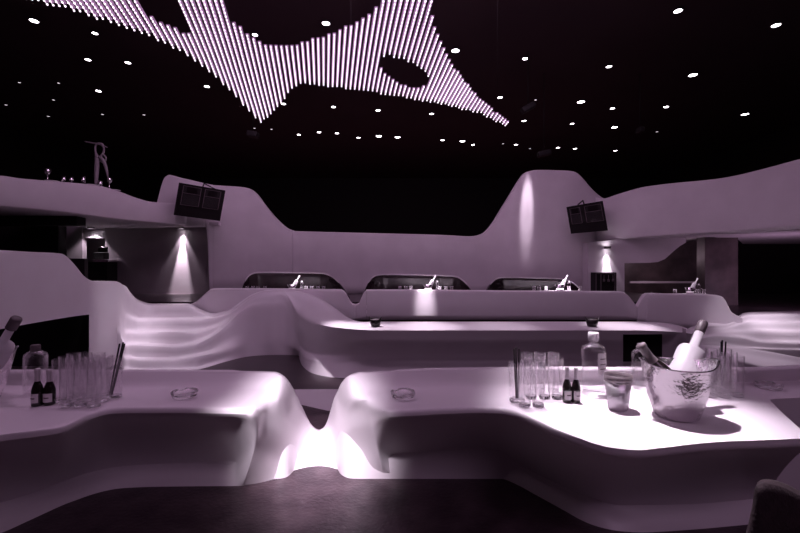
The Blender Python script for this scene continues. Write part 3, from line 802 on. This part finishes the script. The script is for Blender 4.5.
for px, lab, n in ((292, 'left booth', (247, 252, 258, 264, 306, 311, 318, 323)), (428, 'middle booth', (400, 406, 411, 440, 446, 452)), (560, 'right booth', (534, 540, 546, 570, 580)), (690, 'far right table', (675, 699, 704))):
    if lab == 'far right table': 
        zt4 = ZE-27.5*7.05/420
        t = thing('booth_table', 'pale table behind the short partition at the right', 'table', (P(px, 0, 7.05).x, 7.05, zs))
        obj('tabletop', bbox(-.35, .3, -.2, .2, zt4-zs-.03, zt4-zs, bevel=.01), 'white', t); obj('pedestal', bbox(-.3, .3, -.1, .1, 0, zt4-zs-.03), 'black', t)
        z_ = zt4
    else:
        t = thing('booth_table', 'pale table top of the %s' % lab, 'table', (P(px, 0, 7.05).x, 7.05, zs)); h = tb_z-zs
        wdt = (min(n)-px-6)/F*7.05, (max(n)-px+6)/F*7.05
        obj('tabletop', bbox(wdt[0], wdt[1], -.2, .2, h-.03, h, bevel=.01), 'white', t); obj('pedestal', bbox(-.3, .3, -.1, .1, 0, h-.03), 'black', t)
        z_ = tb_z
    service(px, lab, 1, px, zt=z_)
    for i, gx in enumerate(n):
        if tg is None:
            tg = thing('small_tumbler', 'x', 'glass'); obj('tumbler', lathe([(0, 0), (.024, 0), (.03, .085), (.028, .085), (.022, .006), (0, .006)], 14), 'glass', tg)
        w = 'leftmost' if i == 0 else ('rightmost' if i == len(n)-1 else ordw[i]+' from left')
        put(tg, (P(gx, 0, 7.0).x, 7.0+.05*(i % 2), z_+.001), 'small clear tumbler on the table of the %s, %s' % (lab, w), group='tumblers on the far tables')

# ---------------------------------------------------------------- things on the left balcony ledge
def bal(px, dy=.1):
    Y = interp(LY, px)+dy; z = P(px, interp(Lt, px), interp(LY, px)).z
    return Vector(((px-CX)/F*Y+.0, Y, z))
cols = []
for px in (36, 50, 65, 80, 95, 108, 118):
    c = bal(px, .0)
    cols.append([c+Vector((-.45, .28, -.03)), c+Vector((-.45, .28, .004)), c+Vector((.0, .02, .004)), c+Vector((0.01, .015, -.0)), c+Vector((0, .03, -.03))])
struct('trim_5', loft(cols, 3, 1), 'leather', label='narrow dark ledge along the left balcony')
def small_item(px, kind, label, i):
    c = bal(px, .12)+Vector((-.03, 0, .0075))
    if kind == 'goblet':
        t = thing('goblet', label, 'glass', c); obj('goblet_body', lathe([(0, 0), (.04, 0), (.042, .006), (.012, .02), (.01, .1), (.04, .13), (.05, .2), (.046, .2), (.03, .13), (0, .115)], 18), 'steel', t)
    elif kind == 'dish':
        t = thing('flat_dish', label, 'dish', c); obj('dish_body', lathe([(0, 0), (.06, 0), (.1, .018), (.095, .018), (.06, .006), (0, .006)], 20), 'cap', t)
    elif kind == 'cup':
        t = thing('slanted_cup', label, 'cup', c); obj('cup_body', lathe([(0, 0), (.028, 0), (.04, .14), (.036, .14), (.025, .008), (0, .008)], 18), 'steel', t)
    else:
        t = thing('small_glass', label, 'glass', c); obj('tumbler', lathe([(0, 0), (.028, 0), (.035, .11), (.032, .11), (.025, .008), (0, .008)], 16), 'steel', t)
for i, (px, kd, lb) in enumerate(((49.5,'goblet','tall stemmed goblet at the left end of the left balcony ledge'),(54.5,'dish','flat pale dish beside the goblet on the left balcony'),(65.5,'glass','faint small glass between the dish and the shiny glass on the left balcony'),(73,'glass','shiny small glass left of the tapered cup on the left balcony'),(85,'cup','tapered bright cup on the left balcony ledge'),(94,'dish','small pale dish at the foot of the spindly stand'),(102,'glass','small bright glass right of the spindly stand on the left balcony'),(111,'goblet','stemmed goblet at the right end of the left balcony ledge'),(116,'dish','flat pale dish at the right tip of the balcony ledge'))):
    small_item(px, kd, lb, i)
c = bal(97, .16)+Vector((-.03, 0, .006)); Yf = c.y
t = thing('spindly_stand', 'tall spindly pale stand rising from the left balcony ledge', 'stand', c)
def q(px, py): return P(px, py, Yf)-c
bm = bmesh.new()
for pts, rs in (([(96,184.6),(96.5,172),(97.5,158)], [.03,.045,.05]), ([(108,177.5),(106,168),(103.5,161),(99.5,157)], [.018,.03,.04,.04]), ([(97.5,158),(95.5,152),(95.5,146),(98,143.5)], [.045,.022,.02,.02]), ([(99,157.5),(102.5,154.5),(104,149),(102,144.5),(98,143.5)], [.03,.025,.02,.03,.025]), ([(84.5,141.5),(92,143),(100,144.5),(107,147.5)], [.01,.014,.022,.012]), ([(99.5,160.5),(104,162),(106,158),(103,154.5)], [.022,.02,.018,.02])):
    pp = [q(*k) for k in pts]
    if len(pp) > 2:
        rr = []; 
        for i in range(len(pp)-1):
            for j in range(4): rr.append(lerp(rs[i], rs[i+1], j/4))
        rr.append(rs[-1]); pp = resample(pp, 4, True)
    tube(bm, pp, [x*.75 for x in (rr if len(pts) > 2 else rs)], 8)
zmin = min(v.co.z for v in bm.verts)
obj('bent_frame', bm, 'wall_grey', t)

# ---------------------------------------------------------------- chair at the lower right corner
Yc = .98
t = thing('dark_chair', 'dark upholstered chair back at the lower right corner of the picture', 'chair', (P(785, 0, Yc).x, Yc+.05, 0))
outl = [(742,560),(746,533),(749.5,520),(753,504),(755,490),(757,483.5),(761,480.8),(767,480),(777.5,481.8),(788.5,486),(800,492),(822,500),(850,506),(880,512)]
cols = []
for px, py in outl:
    a = P(px, py, Yc); s = (px-760)/120
    yy = Yc+.10*max(0, s)**1
    a = P(px, py, yy); b_ = Vector((a.x, yy+.03, .2))
    cols.append([k_-t.location for k_ in (Vector((P(px+1,py,yy+.09).x, yy+.09, .2)), P(px+1, py+2, yy+.075), P(px, py, yy+.035), a+Vector((0, 0, -.01)), Vector((a.x, yy-.012, lerp(a.z, .2, .5))), Vector((a.x, yy, .2)))])
obj('backrest', loft(cols[1:], 3, 3), 'fabric', t)
obj('seat', bbox(-.09, .36, -.5, .0, .17, .24, bevel=.03), 'fabric', t)
for dx, dy in ((-.06, -.45), (.33, -.45), (-.06, -.03), (.33, -.03)):
    bm = bmesh.new(); tube(bm, [(dx, dy, .0), (dx, dy, .18)], .014, 10); obj('leg', bm, 'blackplastic', t)

# ---------------------------------------------------------------- LED net under the ceiling
outer = [(-330,-130),(-80,-40),(-20,-14),(25,0),(70,10),(100,20),(135,31),(165,44),(190,57),(215,77),(235,96),(250,112),(258,121),(262,122.5),(268,117),(280,104),(290,92),(297,85),(305,83.5),(330,87),(365,91),(400,97),(440,104),(480,114),(508,127),(511,124.5),(495,112),(478,97),(462,78),(448,57),(440,40),(433,25),(434,10),(437,0),(446,-22),(452,-40),(474,-130)]
holes = [[(30,-130),(110,-40),(136,0),(143,10),(155,20),(169,26),(187,35),(190,33),(183,14),(173,0),(150,-40),(90,-130)],
         [(160,-130),(205,-40),(223,0),(229,19),(249,36),(267,45),(290,46),(316,39),(342,30),(361,19),(376,9),(382,0),(400,-40),(420,-130)],
         [(378,60),(384,57),(391,56),(410,62),(425,71),(431,80.6),(425,87),(410,88),(395,82.5),(384,71)]]
def inside(x, y, poly):
    r_ = False; n = len(poly); j = n-1
    for i in range(n):
        xi, yi = poly[i]; xj, yj = poly[j]
        if (yi > y) != (yj > y) and x < (xj-xi)*(y-yi)/(yj-yi)+xi: r_ = not r_
        j = i
    return r_
H0 = 3.3
led = thing('led_net', 'wavy net of glowing LED strands stretched below the black ceiling', 'light sculpture', (0, 5., 3.4))
def ledp(c, Y): return Vector((c-.18*Y, Y, ZE+H0-.17*Y+.035*math.sin(c*3.1+Y*1.3)))
NS = 99; allruns = []
for k in range(NS):
    c = -2.92+k*(2.90+2.92)/(NS-1); cur = []; Y = 2.98
    while Y < 7.4:
        p = ledp(c, Y)
        px = CX+p.x/p.y*F; py = CY-(p.z-ZE)/p.y*F
        if inside(px, py, outer) and not any(inside(px, py, h) for h in holes): cur.append(p-Vector((0, 5., 3.4)))
        else:
            if len(cur) > 1: allruns.append(cur)
            cur = []
        Y += .047
    if len(cur) > 1: allruns.append(cur)
allruns.sort(key=lambda r_: -sum(1/(q_.y+5)**2 for q_ in r_))
def strand(bm, run):
    pts, rs = [], []
    for i_, q_ in enumerate(run):
        d_ = ((run[i_+1]-q_) if i_+1 < len(run) else (q_-run[i_-1])).normalized()
        for o_, rr in ((-.011, .0015), (-.0075, .0066), (0, .0094), (.0075, .0066), (.011, .0015)):
            pts.append(q_+d_*o_); rs.append(rr)
    tube(bm, pts, rs, 6)
def strip(bm, r_):  # flat strip widened to show purple glow between strands
    zo = Vector((0, 0, .021)); wv = Vector((.019, .0, 0))
    idx = sorted(set(list(range(0, len(r_), 5))+[len(r_)-1])); rings = []
    for i_ in idx:
        a_ = r_[i_]+zo; b_ = a_+Vector((0, 0, .006))
        rings.append([bm.verts.new(v_) for v_ in (a_-wv, a_+wv, b_+wv, b_-wv)])
    for p_, q_ in zip(rings, rings[1:]):
        for k_ in range(4): bm.faces.new((p_[k_], p_[(k_+1) % 4], q_[(k_+1) % 4], q_[k_]))
    bm.faces.new(rings[0][::-1]); bm.faces.new(rings[-1])
for run in allruns[:100]:
    bm = bmesh.new(); strand(bm, run); o = obj('led_strand', bm, 'led', led)
    bm = bmesh.new(); strip(bm, run); obj('carrier_strip', bm, 'glowtint', o, False)
if allruns[100:]:
    bm = bmesh.new(); b2 = bmesh.new()
    for run in allruns[100:]: strand(bm, run); strip(b2, run)
    o = obj('short_led_strands', bm, 'led', led); o['kind'] = 'stuff'
    obj('glow_tint_strips', b2, 'glowtint', o, False)['kind'] = 'stuff'
bm = bmesh.new()
for x, y in ((-.9, 4.2), (.1, 4.6), (-.7, 6.), (1.3, 5.6), (-1.8, 4.4)):
    zz = ZE+H0-.17*y+.03
    bm = bmesh.new(); tube(bm, [(x, y-5., zz-3.4), (x, y-5., ZC-3.4)], .002, 4); obj('suspension_wire', bm, 'black', led)

# ---------------------------------------------------------------- ceiling downlights
def mk_down(r, lamp, nm='ceiling_downlight'):
    t = thing(nm, 'x', 'ceiling light')
    obj('housing', lathe([(r, -.03), (r*1.25, -.03), (r*1.25, .0), (r, .0), (r, -.03)], 18), 'black', t)
    obj('lens', lathe([(0, -.024), (r*.98, -.024), (r*.98, -.01), (0, -.01)], 18), lamp, t)
    return t
big = mk_down(.09, 'lamp'); sm = mk_down(.062, 'lamp'); dim = mk_down(.038, 'lampdim')
D = [(678,9.5,'b','large downlight near the top edge right of centre'),(776,24,'b','large downlight near the upper right corner'),(525,57.5,'s','downlight right of the LED net, above its tail'),(609,65.5,'s','downlight in the middle of the right ceiling'),(693,74,'b','downlight below the large one near the top edge'),(581,101,'b','round bright spotlight left of the right ceiling middle'),(745,113.5,'b','round bright spotlight at the far right'),(500,96.5,'s','downlight just above the tip of the LED tail'),(535.5,99,'d','small downlight left of the round bright spotlight'),(612.5,107.5,'s','small downlight right of the round bright spotlight'),(666,106,'s','downlight two steps left of the far right spotlight'),(572,123,'s','small downlight under the round bright spotlight'),(524,120,'s','small downlight right of the LED tail tip'),(614.5,126.5,'b','bright round downlight in the second row at right'),(640.5,131,'d','dim twin downlight beside the hanging speaker cluster'),(657,131,'d','dim downlight right of the twin lights'),(516,144,'s','bright small downlight below the LED tail tip'),(530,148,'d','faint downlight right of the one below the tail tip'),(558,147,'s','small downlight left of the low middle pair'),(575,148,'s','small downlight, right one of the low middle pair'),(615.5,150,'s','bright small downlight low in the right ceiling'),(697,169,'d','small downlight just above the right balcony'),(641,187-6,'d','tiny downlight touching the right balcony crest'),
 (326,22,'b','downlight inside the upper gap of the LED net'),(455.5,49.5,'b','downlight just right of the LED net hole'),(255,33.5,'s','small downlight at the edge of the upper LED gap'),(283.5,103,'s','small downlight right of the LED net low point'),(333.5,106,'s','downlight beneath the middle of the LED net'),(378,109.5,'s','small downlight beneath the LED net hole'),(431.5,113,'s','small downlight beneath the LED tail'),(254.5,127.5,'d','small downlight under the LED low point'),(271.5,128.5,'d','second small downlight under the LED low point'),(299,134,'s','first light of the low row left of centre'),(319,131.5,'s','second light of the low row left of centre'),(337,132.5,'s','third light of the low row left of centre'),(358.5,137,'s','fourth light of the low row near centre'),(379,135.5,'b','bright fifth light of the low row near centre'),(397.5,136.5,'b','brightest light of the low row, at centre'),(442.5,139.5,'s','light of the low row right of centre'),(462.5,140.5,'b','bright light of the low row right of centre'),(473,144,'s','light close right of the bright low row light'),(503,143,'d','faint light left of the one below the LED tail tip'),
 (34,19.5,'b','large downlight near the upper left corner'),(95,32,'s','downlight just under the left LED edge'),(88,58.5,'s','left one of two downlights left of the LED net'),(128,61.5,'s','right one of two downlights left of the LED net'),(207,85.5,'s','downlight beside the lower left LED edge'),(98.5,90,'s','bright small downlight above the spindly stand'),(19.5,81.5,'d','tiny light at the far left, upper'),(58.5,82,'d','tiny light above the left balcony, upper middle'),(6,104,'d','tiny light at the far left edge, lower'),(53.5,99,'d','tiny light above the left balcony, middle'),(48.5,115.5,'d','tiny light above the left balcony, lower'),(102.5,113.5,'d','tiny light right above the spindly stand'),(144,114,'d','tiny light right of the spindly stand')]
for px, py, kd, lb in D:
    Y = (ZC-ZE)*F/(CY-py); p = Vector(((px-CX)/F*Y, Y, ZC-.001))
    proto = {'b': big, 's': sm, 'd': dim}[kd]
    o = put(proto, p, lb if 'light' in lb.split()[0] or True else lb, group='lights in the black ceiling')
    s = Y/8. if kd != 'd' else Y/10
    s = min(s, 1.3); o.scale = (s*.8, s*.8, 1)
# stage light and truss bits seen dimly under the ceiling
def fixture(px, py, Y, label, rz, w=.3):
    c = P(px, py, Y); t = thing('stage_light', label, 'stage light', c)
    obj('lamp_head', bbox(-w/2, w/2, -.1, .1, -.06, .06, bevel=.02, mtx=Matrix.Rotation(rz, 4, 'Y')), 'grille', t)
    bm = bmesh.new(); tube(bm, [(0, 0, .03), (0, 0, ZC-c.z)], .01, 6); obj('hanging_rod', bm, 'black', t)
fixture(253, 134.5, 9., 'dim stage light hanging under the low point of the LED net', .15, .22)
fixture(544, 153.5, 10., 'dim stage light hanging above the crest of the back wall', -.2, .3)
fixture(528, 108, 9., 'dim stage light hanging right of the LED tail', -.5, .3)
fixture(640, 130, 10., 'dim rounded stage light left of the tiny twin lights', .0, .12)

# ---------------------------------------------------------------- light
PUR = (1., .64, 1.); WHT = (1., .86, 1.)
wd = bpy.data.worlds.new('World'); sc.world = wd; wd.use_nodes = True
bgn = wd.node_tree.nodes['Background']; bgn.inputs[0].default_value = (.95, .42, .8, 1); bgn.inputs[1].default_value = .011
area('fill_light', (0, 4.2, 5.3), (0, 5.2, 0), 28, 7, 2, PUR)  # added overhead fill, no fitting there
area('fill_light', (-.5, 2.2, 5.2), (-.3, 8, 1.0), 38, 5, 1, PUR)  # second unseen fill, aimed towards the back wall
area('ceiling_fill', (0, 14, .6), (0, 14, 5), 38, 14, 6, (1., .42, .62))  # added fill that lifts the black of the ceiling
area('soffit_fill', P(800, 300, 6.8), P(790, 240, 8.0), 7, 1.2, .3, PUR)  # added upward fill to brighten the right soffit
# table: right side key, notch, left
spot('table_light', (.42, 2.2, 4.2), PZ(634, 412, .42), 1700, 15.5, 1., WHT, .06)
spot('notch_light', (-.36, -1.2, 2.5), (-.345, 1.84, .08), 1450, 11.2, 1., WHT, .06)
area('front_fill', (1.5, -2.2, 3.9), (1.0, 1.8, 0), 24, 3, 1, PUR)  # added fill from the camera side for the table base
spot('table_light', (-1.4, 1.9, 4.8), (-.95, 1.5, .4), 60, 36, 1., PUR, .1)
spot('step_light', (-3.1, 6.0, 4.6), PK(165, 332, 3.95), 330, 26, 1., WHT, .1)
spot('step_light', (-3.0, 4.7, 4.0), PK(124, 325, 3.9), 320, 18, 1., WHT, .1)
for px, pw in ((352, 600), (425, 450), (625, 450), (500, 150)):
    a = PK(px, 326, 3.5); spot('shelf_light', a+Vector((0, .35, 2.6)), a, pw*.85, 24, 1., WHT, .06)
a = PK(780, 318, 4.3); spot('step_light', a+Vector((-.25, -.2, 1.15)), a, 62, 55, 1., WHT, .08)
a = PK(745, 328, 4.2); spot('step_light', a+Vector((-.1, -.1, 1.2)), a, 30, 60, 1., WHT, .08)
a = PK(770, 358, 3.65); spot('step_light', a+Vector((-.3, -.1, 1.3)), a, 22, 70, 1., WHT, .08)
for px in (292, 428, 560, 690):
    a = P(px, 288, 7.05); hz = 4. if px < 600 else .85
    spot('booth_light', a+Vector((0, 0, hz)), a, 6500 if px < 600 else 30, 9 if px < 600 else 42, .8, WHT, .05)
a = P(425, 300, 6.4); spot('panel_light', a+Vector((0, -.5, 1.7)), a, 520, 12, 1., WHT, .05)
a = P(527.5, 195, 8.33); spot('crest_light', a+Vector((0, -.45, 2.4)), a+Vector((0, 0, -.05)), 1700, 6.5, .8, WHT, .03)
pl = bpy.data.lights.new('room_fill', 'POINT'); pl.energy = 6; pl.color = (1, .72, .9); pl.shadow_soft_size = .1  # added point fill to brighten the brown wall
plo = bpy.data.objects.new('room_fill', pl); COL.objects.link(plo); plo.location = P(655, 256, 8.9)
area('wall_fill', (-.3, 5.4, 5.2), (-.3, 8.6, .9), 50, 6, .5, PUR)  # unseen area fill that brightens the back wall

# ---------------------------------------------------------------- camera and view
cam = bpy.data.cameras.new('Camera'); cam.sensor_width = 36; cam.lens = F*36/800
co = bpy.data.objects.new('Camera', cam); COL.objects.link(co); co.location = (0, 0, ZE); co.rotation_euler = (math.pi/2, 0, 0)
cam.clip_start = .02
sc.camera = co
sc.cycles.transparent_max_bounces = 40
sc.view_settings.view_transform = 'Standard'; sc.view_settings.look = 'None'; sc.view_settings.exposure = 0.; sc.view_settings.gamma = 1.
